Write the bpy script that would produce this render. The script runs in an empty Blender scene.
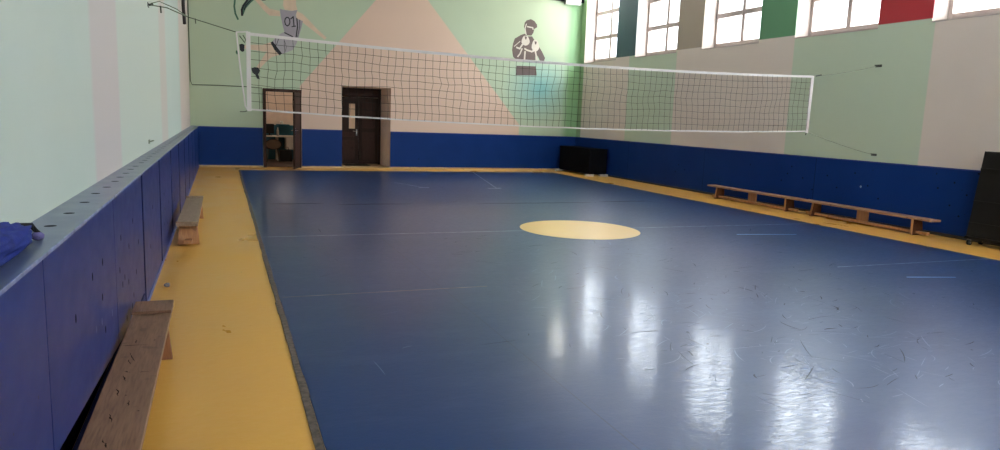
import bpy, bmesh, math, random
from mathutils import Vector, Matrix, noise
random.seed(7)
SC = bpy.context.scene
COL = SC.collection

# ---------------------------------------------------------------- camera
CAM_POS = Vector((0.5757, 0.0, 1.5948))
CR = Vector((0.9314466, -0.3619423, 0.0374836))
CU = Vector((0.0196504, 0.1528943, 0.9880472))
CF = Vector((0.3633471, 0.9195766, -0.1495255))
cam_data = bpy.data.cameras.new('camera')
cam_data.sensor_fit = 'HORIZONTAL'
cam_data.sensor_width = 36.0
cam_data.lens = 708.6 / 1000 * 36.0
cam_data.clip_start = 0.05
cam_data.clip_end = 300
cam = bpy.data.objects.new('camera', cam_data)
COL.objects.link(cam)
M = Matrix.Identity(4)
for i in range(3):
    M[i][0] = CR[i]; M[i][1] = CU[i]; M[i][2] = -CF[i]; M[i][3] = CAM_POS[i]
cam.matrix_world = M
SC.camera = cam

# ---------------------------------------------------------------- exposure, sky, daylight
SC.view_settings.view_transform = 'Standard'
SC.view_settings.look = 'None'
SC.view_settings.gamma = 1.0
SC.view_settings.use_curve_mapping = False
SC.view_settings.exposure = 1.65
world = bpy.data.worlds.new('overcast_sky')
SC.world = world
world.use_nodes = True
bg = world.node_tree.nodes['Background']
bg.inputs[0].default_value = (0.93, 0.97, 1.0, 1)
bg.inputs[1].default_value = 9.0
SC.cycles.use_denoising = True
SC.cycles.max_bounces = 10
SC.cycles.diffuse_bounces = 6
SC.cycles.sample_clamp_indirect = 8.0
SC.cycles.sample_clamp_direct = 1.6

# room dimensions (metres)
D = 20.556; W = 11.202; YF = -1.7; ZC = 5.95; WX = -0.19; H = 1.078
XB1 = 0.993; XB2 = 9.951; YB = 19.515
WIN = [(20.28 - 2.96 * k - 1.94, 20.28 - 2.96 * k) for k in range(5)]
WZ0, WZ1 = 3.385, 5.75
for k, (a, b) in enumerate(WIN):        # daylight portals in the window openings
    ld = bpy.data.lights.new('window_portal', 'AREA')
    ld.shape = 'RECTANGLE'; ld.size = 2.3; ld.size_y = 1.94
    ld.cycles.is_portal = True
    lo = bpy.data.objects.new('window_portal', ld)
    lo.location = (W + 0.47, (a + b) / 2, (WZ0 + WZ1) / 2)
    lo.rotation_euler = (0, math.radians(90), 0)
    COL.objects.link(lo)
FILL_WIN = [(3.6, 6.0), (7.2, 9.6)]    # unseen windows behind the camera, added to raise the fill light
FZ0, FZ1 = 2.2, 5.4
for a, b in FILL_WIN:
    ld = bpy.data.lights.new('window_portal', 'AREA')
    ld.shape = 'RECTANGLE'; ld.size = b - a; ld.size_y = FZ1 - FZ0
    ld.cycles.is_portal = True
    lo = bpy.data.objects.new('window_portal', ld)
    lo.location = ((a + b) / 2, YF - 0.28, (FZ0 + FZ1) / 2)
    lo.rotation_euler = (math.radians(90), 0, 0)
    lo.rotation_euler = (math.radians(-90), 0, 0)
    COL.objects.link(lo)


def project_to_wall(px, py, Y=D):       # a point of the photograph on the end wall
    d = CF + CR * ((px - 500) / 708.6) - CU * ((py - 225) / 708.6)
    t = (Y - CAM_POS.y) / d.y
    p = CAM_POS + d * t
    return p.x, p.z


# ---------------------------------------------------------------- materials
class NT:
    def __init__(s, name, rough=0.5, spec=0.5, metal=0.0):
        s.m = bpy.data.materials.new(name); s.m.use_nodes = True
        s.t = s.m.node_tree; s.b = s.t.nodes['Principled BSDF']
        s.b.inputs['Roughness'].default_value = rough
        s.b.inputs['Specular IOR Level'].default_value = spec
        s.b.inputs['Metallic'].default_value = metal
        s.co = s.t.nodes.new('ShaderNodeTexCoord').outputs['Object']

    def link(s, a, b): s.t.links.new(a, b)

    def put(s, sock, v):
        if isinstance(v, bpy.types.NodeSocket): s.link(v, sock)
        elif isinstance(v, (tuple, list)): sock.default_value = (*v[:3], 1) if sock.type == 'RGBA' else v
        else: sock.default_value = v

    def math(s, op, a, b=0.0, c=None, clamp=False):
        n = s.t.nodes.new('ShaderNodeMath'); n.operation = op; n.use_clamp = clamp
        s.put(n.inputs[0], a); s.put(n.inputs[1], b)
        if c is not None: s.put(n.inputs[2], c)
        return n.outputs[0]

    def xyz(s):
        n = s.t.nodes.new('ShaderNodeSeparateXYZ'); s.link(s.co, n.inputs[0]); return n.outputs

    def step(s, v, edge, soft=0.01):    # 0 below edge, 1 above
        n = s.t.nodes.new('ShaderNodeMapRange'); n.clamp = True
        s.put(n.inputs['Value'], v)
        n.inputs['From Min'].default_value = edge - soft; n.inputs['From Max'].default_value = edge + soft
        return n.outputs[0]

    def band(s, v, a, b, soft=0.01): return s.math('SUBTRACT', s.step(v, a, soft), s.step(v, b, soft))

    def mix(s, f, a, b):
        n = s.t.nodes.new('ShaderNodeMix'); n.data_type = 'RGBA'
        s.put(n.inputs[0], f); s.put(n.inputs[6], a); s.put(n.inputs[7], b)
        return n.outputs[2]

    def noise(s, scale=5, detail=3, stretch=(1, 1, 1), rot=(0, 0, 0), rough=0.5, dist=0.0):
        mp = s.t.nodes.new('ShaderNodeMapping'); mp.inputs['Scale'].default_value = stretch
        mp.inputs['Rotation'].default_value = rot
        s.link(s.co, mp.inputs[0])
        n = s.t.nodes.new('ShaderNodeTexNoise'); n.inputs['Scale'].default_value = scale
        n.inputs['Detail'].default_value = detail; n.inputs['Roughness'].default_value = rough
        n.inputs['Distortion'].default_value = dist
        s.link(mp.outputs[0], n.inputs['Vector']); return n.outputs['Fac']

    def remap(s, v, a, b, c=0.0, d=1.0):
        n = s.t.nodes.new('ShaderNodeMapRange'); s.put(n.inputs['Value'], v)
        for k, x in zip(('From Min', 'From Max', 'To Min', 'To Max'), (a, b, c, d)): n.inputs[k].default_value = x
        return n.outputs[0]

    def color(s, v): s.put(s.b.inputs['Base Color'], v); return s

    def rough(s, v): s.put(s.b.inputs['Roughness'], v); return s

    def bump(s, h, strength=0.2, dist=0.01, normal=None):
        n = s.t.nodes.new('ShaderNodeBump'); n.inputs['Strength'].default_value = strength
        n.inputs['Distance'].default_value = dist; s.link(h, n.inputs['Height'])
        if normal is not None: s.link(normal, n.inputs['Normal'])
        s.link(n.outputs[0], s.b.inputs['Normal']); return n.outputs[0]


def paint(name, c, rough=0.5, spec=0.4, var=0.06, scale=6, bump=0.05, metal=0.0):
    n = NT(name, rough, spec, metal)
    f = n.noise(scale, 4)
    n.color(n.mix(n.remap(f, 0.3, 0.7), tuple(x * (1 - var) for x in c), tuple(min(1, x * (1 + var)) for x in c)))
    if bump: n.bump(n.noise(scale * 8, 3), bump, 0.004)
    return n.m


def wood(name, c1, c2, rough=0.45, axis=1, spec=0.4):
    n = NT(name, rough, spec)
    st = [9, 9, 9]; st[axis] = 0.7
    f = n.noise(3.0, 6, tuple(st), rough=0.65)
    g = n.noise(22, 4, tuple(v * 0.6 for v in st))
    spots = n.step(n.noise(9, 2), 0.66, 0.03)
    c = n.mix(n.remap(f, 0.3, 0.7), c1, c2)
    c = n.mix(n.math('MULTIPLY', n.remap(g, 0.45, 0.75), 0.5), c, tuple(v * 0.35 for v in c1))
    c = n.mix(n.math('MULTIPLY', spots, 0.5), c, tuple(v * 0.4 for v in c1))
    n.color(c); n.bump(g, 0.15, 0.003)
    return n.m


MAT = {}
PEACH = (0.68, 0.49, 0.375); GREEN = (0.47, 0.56, 0.39)


def mat_wall_back():
    n = NT('painted_end_wall', 0.55, 0.3)
    x, y, z = n.xyz()
    left = n.math('MULTIPLY_ADD', n.math('SUBTRACT', z, 2.254), 0.837, 2.614)
    left = n.math('MAXIMUM', left, 2.614)
    right = n.math('MULTIPLY_ADD', n.math('SUBTRACT', 4.876, z), 0.870, 6.20)
    right = n.math('MINIMUM', right, 9.22)
    m = n.math('MULTIPLY', n.step(n.math('SUBTRACT', x, left), 0, 0.015), n.step(n.math('SUBTRACT', right, x), 0, 0.015))
    # green field runs into an airbrushed teal patch and a darker corner stripe
    dx = n.math('DIVIDE', n.math('SUBTRACT', x, 9.9), 1.15); dz = n.math('DIVIDE', n.math('SUBTRACT', z, 2.55), 0.95)
    rr = n.math('SQRT', n.math('ADD', n.math('MULTIPLY', dx, dx), n.math('MULTIPLY', dz, dz)))
    teal = n.remap(rr, 0.1, 1.15, 0.85, 0.0)
    g = n.mix(n.remap(n.noise(0.7, 2), 0.3, 0.7), GREEN, tuple(v * 0.95 for v in GREEN))
    g = n.mix(teal, g, (0.14, 0.36, 0.36))
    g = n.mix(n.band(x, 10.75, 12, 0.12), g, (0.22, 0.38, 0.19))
    c = n.mix(m, g, PEACH)
    n.color(c); n.bump(n.noise(25, 3), 0.08, 0.006)
    return n.m


def mat_wall_left():
    n = NT('painted_left_wall', 0.6, 0.25)
    x, y, z = n.xyz()
    base = n.mix(n.remap(n.noise(1.2, 3), 0.3, 0.7), (0.49, 0.58, 0.525), (0.52, 0.60, 0.55))
    c = n.mix(n.band(y, 6.5, 11, 0.3), base, (0.53, 0.60, 0.53))
    c = n.mix(n.math('MULTIPLY', n.band(y, 5.25, 6.55, 0.06), 0.75), c, (0.56, 0.485, 0.49))
    c = n.mix(n.math('MULTIPLY', n.band(y, 10.9, 12.1, 0.15), 0.6), c, (0.58, 0.48, 0.43))
    c = n.mix(n.math('MULTIPLY', n.band(y, 16.0, 30.0, 0.25), 0.75), c, (0.62, 0.48, 0.43))
    n.color(c); n.bump(n.noise(4, 4, (1, 1, 0.3)), 0.12, 0.01)
    return n.m


def mat_wall_right():
    n = NT('painted_window_wall', 0.55, 0.3)
    x, y, z = n.xyz()
    bz = (0.70, 0.59, 0.51); gr = (0.51, 0.58, 0.43)
    c = n.mix(n.remap(n.noise(1.0, 3), 0.3, 0.7), bz, tuple(v * 0.95 for v in bz))
    c = n.mix(n.band(y, 15.35, 17.6, 0.012), c, gr)
    c = n.mix(n.band(y, 8.38, 11.39, 0.012), c, gr)
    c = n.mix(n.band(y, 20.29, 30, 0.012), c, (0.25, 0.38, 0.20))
    up = n.step(z, 3.43, 0.008)
    for a, b, cc in ((17.32, 18.34, (0.035, 0.085, 0.10)), (14.36, 15.38, (0.36, 0.29, 0.22)),
                     (11.40, 12.42, (0.10, 0.24, 0.12)), (8.44, 9.46, (0.36, 0.025, 0.03))):
        c = n.mix(n.math('MULTIPLY', n.band(y, a - 0.001, b + 0.001, 0.001), up), c, cc)
    # the reveals inside the window openings are off-white
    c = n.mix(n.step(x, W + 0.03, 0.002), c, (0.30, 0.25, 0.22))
    n.color(c); n.bump(n.noise(20, 3), 0.08, 0.006)
    return n.m


def mat_blue_floor():
    n = NT('blue_floor_paint', 0.34, 0.12)
    n.b.inputs['Coat Tint'].default_value = (0.9, 0.95, 1.0, 1)
    n.b.inputs['Coat Weight'].default_value = 0.36
    n.b.inputs['Coat IOR'].default_value = 1.33
    x, y, z = n.xyz()
    big = n.noise(0.5, 4, (1, 0.6, 1), dist=0.6)
    med = n.noise(2.2, 5, (0.5, 1.6, 1), rot=(0, 0, 0.12), rough=0.65)
    c = n.mix(n.remap(big, 0.3, 0.7), (0.008, 0.027, 0.086), (0.014, 0.037, 0.110))
    c = n.mix(n.remap(med, 0.50, 0.78, 0, 0.30), c, (0.05, 0.08, 0.16))
    # sheet seams of the covering
    seam = None
    for xs in (2.46,):
        m = n.band(x, xs, xs + 0.008, 0.003); seam = m if seam is None else n.math('MAXIMUM', seam, m)
    c = n.mix(n.math('MULTIPLY', seam, 0.6), c, (0.006, 0.01, 0.03))
    n.color(c)
    r = n.remap(big, 0.25, 0.75, 0.035, 0.08)
    r = n.math('ADD', r, n.remap(med, 0.4, 0.8, 0.0, 0.05))
    n.link(r, n.b.inputs['Coat Roughness'])
    w1 = n.noise(9, 4, (1, 3.5, 1), rot=(0, 0, .45), rough=.65); w2 = n.noise(13, 4, (1, 5, 1), rot=(0, 0, -.5), rough=.6)
    wear = n.math('MULTIPLY', n.remap(w1, .35, .68, .35, 1.0), n.remap(w2, .35, .68, .4, 1.0))
    n.link(n.math('MULTIPLY', wear, 0.50), n.b.inputs['Coat Weight'])
    wob = n.noise(7, 3, (1, 1, 1), dist=0.5)
    h = n.math('ADD', n.math('MULTIPLY', wob, 0.35), n.math('MULTIPLY', n.noise(22, 4, (1, 1.4, 1), rot=(0, 0, .5), rough=.6, dist=1.0), 0.5))
    nn = n.bump(h, 0.10, 0.012); n.link(nn, n.b.inputs['Coat Normal'])
    return n.m


def mat_yellow_floor(name, a, b, rr=(0.25, 0.42)):
    n = NT(name, 0.35, 0.35)
    f = n.noise(1.4, 5, (1, 0.5, 1)); g = n.noise(9, 4)
    c = n.mix(n.remap(f, 0.3, 0.7), a, b)
    c = n.mix(n.step(g, 0.76, 0.02), c, tuple(v * 0.55 for v in a))
    n.color(c); n.rough(n.remap(f, 0.3, 0.7, *rr)); n.bump(n.noise(14, 4), 0.25, 0.01)
    return n.m


def mat_wainscot(name='blue_wainscot_paint', a=(0.004, 0.024, 0.125), b=(0.006, 0.029, 0.145), rough=0.4, spec=0.08):
    n = NT(name, rough, spec)
    f = n.noise(1.5, 4); g = n.noise(5, 5, (1, 1, 2))
    c = n.mix(n.remap(f, 0.3, 0.7), a, b)
    c = n.mix(n.step(n.noise(17, 2), 0.76, 0.01), c, (0.006, 0.008, 0.02))
    n.color(c); n.rough(n.remap(g, 0.3, 0.7, rough - 0.02, rough + 0.03)); n.bump(n.noise(2.0, 2), 0.10, 0.02)
    return n.m


MAT['wall_back'] = mat_wall_back(); MAT['wall_left'] = mat_wall_left(); MAT['wall_right'] = mat_wall_right()
MAT['plaster'] = paint('plain_plaster', (0.55, 0.52, 0.45), 0.6)
MAT['ceiling'] = paint('ceiling_paint', (0.80, 0.79, 0.75), 0.6)
MAT['blue_floor'] = mat_blue_floor()
MAT['yellow_floor'] = mat_yellow_floor('yellow_floor_paint', (0.57, 0.295, 0.055), (0.65, 0.35, 0.072))
MAT['yellow_circle'] = mat_yellow_floor('yellow_circle_paint', (0.62, 0.38, 0.10), (0.70, 0.45, 0.135), (0.3, 0.4))
MAT['floor_edge'] = paint('worn_mat_edge', (0.09, 0.07, 0.055), 0.7, 0.2, 0.5, 30)
MAT['line_white'] = paint('faded_white_line', (0.24, 0.27, 0.32), 0.5, 0.3, 0.5, 8)
MAT['line_tan'] = paint('faded_tan_line', (0.16, 0.13, 0.12), 0.5, 0.3, 0.5, 8)
MAT['scratch_light'] = paint('light_scratch', (0.11, 0.14, 0.22), 0.6, 0.2)
MAT['scratch_dark'] = paint('dark_scratch', (0.008, 0.012, 0.025), 0.7, 0.2)
MAT['streak_blue'] = paint('pale_blue_streak', (0.30, 0.58, 0.90), 0.4, 0.4, 0.1, 8)
MAT['wainscot'] = mat_wainscot()
MAT['wainscot_left'] = mat_wainscot('blue_box_front_paint', (0.004, 0.020, 0.112), (0.006, 0.023, 0.125), 0.34, 0.14)
MAT['ledge'] = mat_wainscot('blue_ledge_paint', (0.045, 0.062, 0.125), (0.060, 0.080, 0.145), 0.30, 0.45)
MAT['ledge_edge'] = paint('ledge_edge_highlight', (0.17, 0.20, 0.33), 0.5, .4, .4, 12)
MAT['seam_blue'] = paint('deep_blue_batten', (0.008, 0.022, 0.15), 0.4)
MAT['seam_dark'] = paint('navy_batten', (0.004, 0.010, 0.06), 0.5, 0.1)
MAT['base_blue'] = paint('light_blue_skirting', (0.05, 0.085, 0.25), 0.4)
MAT['hole'] = paint('dark_hole', (0.004, 0.005, 0.010), 0.9, 0.1)
MAT['dark_trim'] = paint('dark_brown_trim', (0.03, 0.022, 0.018), 0.5)
MAT['door_wood'] = wood('dark_brown_door_wood', (0.024, 0.011, 0.007), (0.036, 0.017, 0.010), 0.55, 2, .12)
MAT['door_wood_red'] = wood('reddish_brown_door_wood', (0.040, 0.018, 0.012), (0.055, 0.025, 0.017), 0.55, 2, .12)
MAT['bench_wood'] = wood('orange_brown_bench_wood', (0.29, 0.15, 0.08), (0.42, 0.23, 0.13), 0.45)
MAT['bench_grey'] = wood('weathered_bench_wood', (0.15, 0.076, 0.045), (0.215, 0.12, 0.075), 0.5, 1, .2)
MAT['bench_side'] = wood('orange_bench_side_wood', (0.30, 0.13, 0.05), (0.42, 0.20, 0.08), 0.5, 2)
MAT['bench_leg_dark'] = wood('dark_red_leg_wood', (0.075, 0.028, 0.013), (0.12, 0.045, 0.02), 0.6, 2, .1)
MAT['bench_tan'] = wood('tan_bench_wood', (0.22, 0.14, 0.088), (0.31, 0.205, 0.135), 0.45)
MAT['bench_leg'] = wood('red_brown_leg_wood', (0.20, 0.080, 0.038), (0.28, 0.12, 0.055), 0.5, 2)
MAT['white'] = paint('white_webbing', (0.72, 0.68, 0.66), 0.8, 0.1)
MAT['net_black'] = paint('black_net_cord', (0.016, 0.016, 0.014), 0.8, 0.1, bump=0)
MAT['rope'] = paint('grey_green_rope', (0.07, 0.085, 0.06), 0.7, 0.2, bump=0)
MAT['rope_pale'] = paint('pale_green_cord', (0.20, 0.24, 0.17), 0.7, 0.2, bump=0)
MAT['gouge'] = paint('dark_gouge', (0.022, 0.013, 0.009), 0.8, 0.1)
MAT['steel'] = paint('dull_steel', (0.35, 0.35, 0.33), 0.4, 0.5, metal=0.8)
MAT['dark_steel'] = paint('dark_steel', (0.06, 0.065, 0.05), 0.5, 0.5, metal=0.3)
MAT['chrome'] = paint('bright_metal', (0.7, 0.7, 0.7), 0.25, 0.5, metal=1.0, bump=0)
MAT['frame_white'] = paint('aged_white_frame', (0.40, 0.33, 0.30), 0.5)
MAT['sill'] = paint('pale_sill_paint', (0.42, 0.35, 0.31), 0.5)
MAT['black_soft'] = paint('black_vinyl', (0.003, 0.003, 0.005), 0.7, 0.08)
MAT['black_board'] = paint('black_table_board', (0.012, 0.010, 0.008), 0.6, 0.08)
MAT['rubber'] = paint('black_rubber', (0.01, 0.01, 0.01), 0.7, 0.2)
MAT['cloth_blue'] = paint('royal_blue_cloth', (0.008, 0.018, 0.14), 0.8, 0.2, 0.25, 14, 0.3)
MAT['cloth_lilac'] = paint('lilac_lining', (0.09, 0.08, 0.20), 0.8, 0.2)
MAT['beige_pane'] = paint('beige_door_pane', (0.80, 0.58, 0.38), 0.5)
MAT['threshold'] = wood('pale_threshold_wood', (0.46, 0.31, 0.15), (0.58, 0.40, 0.20), 0.5, 0)
MAT['mur_grey'] = paint('mural_grey', (0.33, 0.30, 0.33), 0.6)
MAT['mur_grey2'] = paint('mural_light_grey', (0.40, 0.37, 0.39), 0.6)
MAT['mur_black'] = paint('mural_black', (0.012, 0.014, 0.016), 0.6)
MAT['mur_skin'] = paint('mural_skin', (0.66, 0.50, 0.36), 0.6)
MAT['mur_green'] = paint('mural_dark_green', (0.05, 0.13, 0.08), 0.6)
MAT['mur_brown'] = paint('mural_brown', (0.115, 0.082, 0.072), 0.6)
MAT['mur_pale'] = paint('mural_pale', (0.60, 0.55, 0.48), 0.6)
MAT['small_wall'] = paint('office_wall_paint', (0.80, 0.66, 0.56), 0.6)
MAT['small_teal'] = paint('office_teal_dado', (0.02, 0.12, 0.17), 0.5)
MAT['small_floor'] = paint('office_floor', (0.09, 0.06, 0.05), 0.5)
MAT['desk_white'] = paint('desk_laminate', (0.62, 0.58, 0.52), 0.4)
MAT['chair_brown'] = paint('brown_chair_cover', (0.14, 0.085, 0.05), 0.7)
MAT['paper'] = paint('grey_paper', (0.14, 0.13, 0.14), 0.8)
MAT['facade'] = None


def mat_glass():
    n = NT('window_glass')
    t = n.t; t.nodes.remove(n.b)
    tr = t.nodes.new('ShaderNodeBsdfTransparent'); tr.inputs[0].default_value = (0.93, 0.95, 0.96, 1)
    gl = t.nodes.new('ShaderNodeBsdfGlossy'); gl.inputs['Roughness'].default_value = 0.05
    mx = t.nodes.new('ShaderNodeMixShader'); mx.inputs[0].default_value = 0.06
    t.links.new(tr.outputs[0], mx.inputs[1]); t.links.new(gl.outputs[0], mx.inputs[2])
    t.links.new(mx.outputs[0], t.nodes['Material Output'].inputs[0])
    return n.m


MAT['glass'] = mat_glass()


def mat_facade():
    n = NT('beige_brick_facade', 0.8, 0.2)
    b = n.t.nodes.new('ShaderNodeTexBrick'); b.inputs['Scale'].default_value = 2.2
    mp = n.t.nodes.new('ShaderNodeMapping'); mp.inputs['Rotation'].default_value = (math.pi / 2, 0, math.pi / 2)
    n.link(n.co, mp.inputs[0]); n.link(mp.outputs[0], b.inputs['Vector'])
    b.inputs['Color1'].default_value = (0.40, 0.29, 0.20, 1); b.inputs['Color2'].default_value = (0.46, 0.33, 0.23, 1)
    b.inputs['Mortar'].default_value = (0.55, 0.45, 0.36, 1)
    n.color(b.outputs['Color']); return n.m


MAT['facade'] = mat_facade()


def mat_lamp(strength):
    n = NT('lit_diffuser'); n.color((0.9, 0.9, 0.85))
    n.b.inputs['Emission Color'].default_value = (1.0, 0.97, 0.86, 1)
    n.b.inputs['Emission Strength'].default_value = strength
    return n.m


MAT['lamp'] = mat_lamp(6.5)


# ---------------------------------------------------------------- mesh helpers
class MB:
    def __init__(s): s.bm = bmesh.new(); s.mats = []

    def mi(s, m):
        m = MAT[m]
        if m not in s.mats: s.mats.append(m)
        return s.mats.index(m)

    def _set(s, faces, m):
        i = s.mi(m)
        for f in faces: f.material_index = i

    def box(s, x0, y0, z0, x1, y1, z1, m, mtx=None):
        v = [s.bm.verts.new(Vector((x, y, z)) if mtx is None else mtx @ Vector((x, y, z)))
             for z in (z0, z1) for y in (y0, y1) for x in (x0, x1)]
        F = [(0, 2, 3, 1), (4, 5, 7, 6), (0, 1, 5, 4), (2, 6, 7, 3), (0, 4, 6, 2), (1, 3, 7, 5)]
        s._set([s.bm.faces.new([v[i] for i in f]) for f in F], m)
        return s

    def hexa(s, pts, m):                 # eight corners: bottom ring then top ring
        v = [s.bm.verts.new(p) for p in pts]
        F = [(3, 2, 1, 0), (4, 5, 6, 7), (0, 1, 5, 4), (1, 2, 6, 5), (2, 3, 7, 6), (3, 0, 4, 7)]
        s._set([s.bm.faces.new([v[i] for i in f]) for f in F], m); return s

    def poly(s, pts, m):
        s._set([s.bm.faces.new([s.bm.verts.new(p) for p in pts])], m); return s

    def prism(s, pts, vec, m):           # a polygon swept along vec
        vec = Vector(vec)
        a = [s.bm.verts.new(p) for p in pts]; b = [s.bm.verts.new(Vector(p) + vec) for p in pts]
        n = len(pts); fs = [s.bm.faces.new(a), s.bm.faces.new(b[::-1])]
        for i in range(n): fs.append(s.bm.faces.new([a[i], b[i], b[(i + 1) % n], a[(i + 1) % n]]))
        s._set(fs, m); return s

    def tube(s, pts, r, m, seg=8, caps=True, rb=None):
        pts = [Vector(p) for p in pts]; rings = []
        for i, p in enumerate(pts):
            d = (pts[min(i + 1, len(pts) - 1)] - pts[max(i - 1, 0)]).normalized()
            up = Vector((0, 0, 1)) if abs(d.z) < 0.9 else Vector((1, 0, 0))
            a = d.cross(up).normalized(); b = d.cross(a).normalized()
            rr = r if rb is None else r + (rb - r) * i / (len(pts) - 1)
            rings.append([s.bm.verts.new(p + (a * math.cos(t) + b * math.sin(t)) * rr)
                          for t in [2 * math.pi * k / seg for k in range(seg)]])
        fs = []
        for i in range(len(rings) - 1):
            for k in range(seg):
                fs.append(s.bm.faces.new([rings[i][k], rings[i][(k + 1) % seg], rings[i + 1][(k + 1) % seg], rings[i + 1][k]]))
        if caps: fs += [s.bm.faces.new(rings[0][::-1]), s.bm.faces.new(rings[-1])]
        s._set(fs, m); return s

    def disc(s, c, n, r, m, seg=14, rx=None):
        n = Vector(n).normalized(); up = Vector((0, 0, 1)) if abs(n.z) < 0.9 else Vector((1, 0, 0))
        a = n.cross(up).normalized(); b = n.cross(a)
        c = Vector(c)
        return s.poly([c + a * (rx or r) * math.cos(t) + b * r * math.sin(t) for t in [2 * math.pi * k / seg for k in range(seg)]], m)

    def lathe(s, prof, c, m, seg=20):
        rings = [[s.bm.verts.new((c[0] + r * math.cos(t), c[1] + r * math.sin(t), c[2] + z))
                  for t in [2 * math.pi * k / seg for k in range(seg)]] for r, z in prof]
        fs = []
        for i in range(len(rings) - 1):
            for k in range(seg):
                fs.append(s.bm.faces.new([rings[i][k], rings[i][(k + 1) % seg], rings[i + 1][(k + 1) % seg], rings[i + 1][k]]))
        fs += [s.bm.faces.new(rings[0][::-1]), s.bm.faces.new(rings[-1])]
        s._set(fs, m); return s

    def build(s, name, parent=None, bevel=0.0, smooth=False, kind=None, label=None, recalc=True):
        if recalc: bmesh.ops.recalc_face_normals(s.bm, faces=s.bm.faces)
        me = bpy.data.meshes.new(name); s.bm.to_mesh(me); s.bm.free()
        for m in s.mats: me.materials.append(m)
        if smooth:
            for p in me.polygons: p.use_smooth = True
        o = bpy.data.objects.new(name, me); COL.objects.link(o)
        if parent is not None: o.parent = parent
        if bevel:
            b = o.modifiers.new('bevel', 'BEVEL'); b.width = bevel; b.segments = 2; b.limit_method = 'ANGLE'
        if kind: o['kind'] = kind
        if label: o['label'] = label
        return o


def empty(name, loc=(0, 0, 0), rz=0.0):
    o = bpy.data.objects.new(name, None); COL.objects.link(o)
    o.location = loc; o.rotation_euler = (0, 0, rz); o.empty_display_size = 0.1
    return o


def tag(o, label, cat, group=None):
    o['label'] = label; o['category'] = cat
    if group: o['group'] = group
    return o


def copy_tree(o, parent=None):
    c = o.copy(); COL.objects.link(c)
    if parent is not None: c.parent = parent
    for ch in list(o.children): copy_tree(ch, c)
    return c


# ================================================================ THE ROOM
# floor: yellow boards, blue sports covering, circle and lines are all the one floor
EDGE = random.Random(2)
f = MB()
f.box(WX - 0.3, YF - 0.3, -0.12, W + 0.3, D + 0.3, 0.0, 'yellow_floor')
f.box(XB1 + 0.015, YF, 0.0, XB2, YB, 0.006, 'blue_floor')
yy = YF
while yy < YB - .001:
    y2 = min(yy + .35, YB); jl, jr = EDGE.uniform(-.006, .006), EDGE.uniform(-.004, .004)
    f.box(XB1 - .028 + jl, yy, 0.0, XB1 + 0.015 + jr, y2, 0.0075, 'floor_edge'); yy = y2
f.box(XB1, YB, 0.0, XB2 + 0.012, YB + 0.012, 0.0055, 'floor_edge')
f.box(XB2, YF, 0.0, XB2 + 0.012, YB, 0.0055, 'floor_edge')
CCX, CCY, CRR = 5.485, 9.215, 0.886
f.poly([(CCX + CRR * math.cos(t), CCY + CRR * math.sin(t), 0.0085) for t in [2 * math.pi * k / 96 for k in range(96)]], 'yellow_circle')
f.poly([(XB1 + .04, CCY - .012, .0075), (XB2, CCY - .012, .0075), (XB2, CCY + .012, .0075), (XB1 + .04, CCY + .012, .0075)], 'line_white')
f.poly([(XB1 + .04, 6.145, .0075), (2.9, 6.145, .0075), (2.9, 6.162, .0075), (XB1 + .04, 6.162, .0075)], 'line_tan')
f.poly([(7.3, 6.15, .0075), (XB2, 6.15, .0075), (XB2, 6.17, .0075), (7.3, 6.17, .0075)], 'line_white')
f.poly([(6.345, 14.9, .0075), (6.375, 14.9, .0075), (7.35, 19.4, .0075), (7.32, 19.4, .0075)], 'line_white')
f.poly([(6.15, 14.88, .0078), (6.50, 14.92, .0078), (6.50, 15.08, .0078), (6.15, 15.0, .0078)], 'line_white')
f.poly([(4.30, 16.25, .0075), (4.72, 15.10, .0075), (4.75, 15.13, .0075), (4.34, 16.27, .0075)], 'line_white')
f.poly([(4.60, 15.08, .0078), (4.84, 15.12, .0078), (4.84, 15.2, .0078), (4.60, 15.2, .0078)], 'line_white')
f.poly([(7.70, 8.41, .008), (8.70, 8.262, .008), (8.70, 8.279, .008), (7.72, 8.443, .008)], 'streak_blue')  # two thin pale blue streaks on the covering
f.poly([(7.66, 5.53, .008), (8.26, 5.402, .008), (8.28, 5.415, .008), (7.67, 5.553, .008)], 'streak_blue')
rs = random.Random(21)
for k in range(640):                    # worn scratches in the blue covering
    if k % 5 < 2: cx, cy = rs.uniform(3.4, 6.0), rs.uniform(2.9, 5.6)
    elif k % 5 < 4: cx, cy = rs.uniform(3.0, 7.5), rs.uniform(3.4, 9.0)
    else: cx, cy = rs.uniform(1.3, 9.7), rs.uniform(2.8, 18.5)
    if (cx - CCX) ** 2 + (cy - CCY) ** 2 < 1.1: continue
    ln = rs.choice((.05, .09, .14, .22, .35)) * rs.uniform(.6, 1.3); a = rs.gauss(.5, .5) if rs.random() < .6 else rs.uniform(0, 3.14)
    bend = rs.gauss(0, .06) * ln; wd = rs.uniform(.0015, .0042); mt = 'scratch_light' if rs.random() < .62 else 'scratch_dark'
    if rs.random() < .05: wd *= 2.5; ln *= .6
    top, bot = [], []
    for i in range(6):
        t = i / 5; u = (t - .5) * ln; v = bend * (1 - (2 * t - 1) ** 2); hw = wd * (1 - (2 * t - 1) ** 4) + .0003
        top.append((u, v + hw)); bot.append((u, v - hw))
    c, s_ = math.cos(a), math.sin(a)
    f.poly([(cx + c * u - s_ * v, cy + s_ * u + c * v, .0064 + k * 1e-6) for u, v in bot + top[::-1]], mt)
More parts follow.
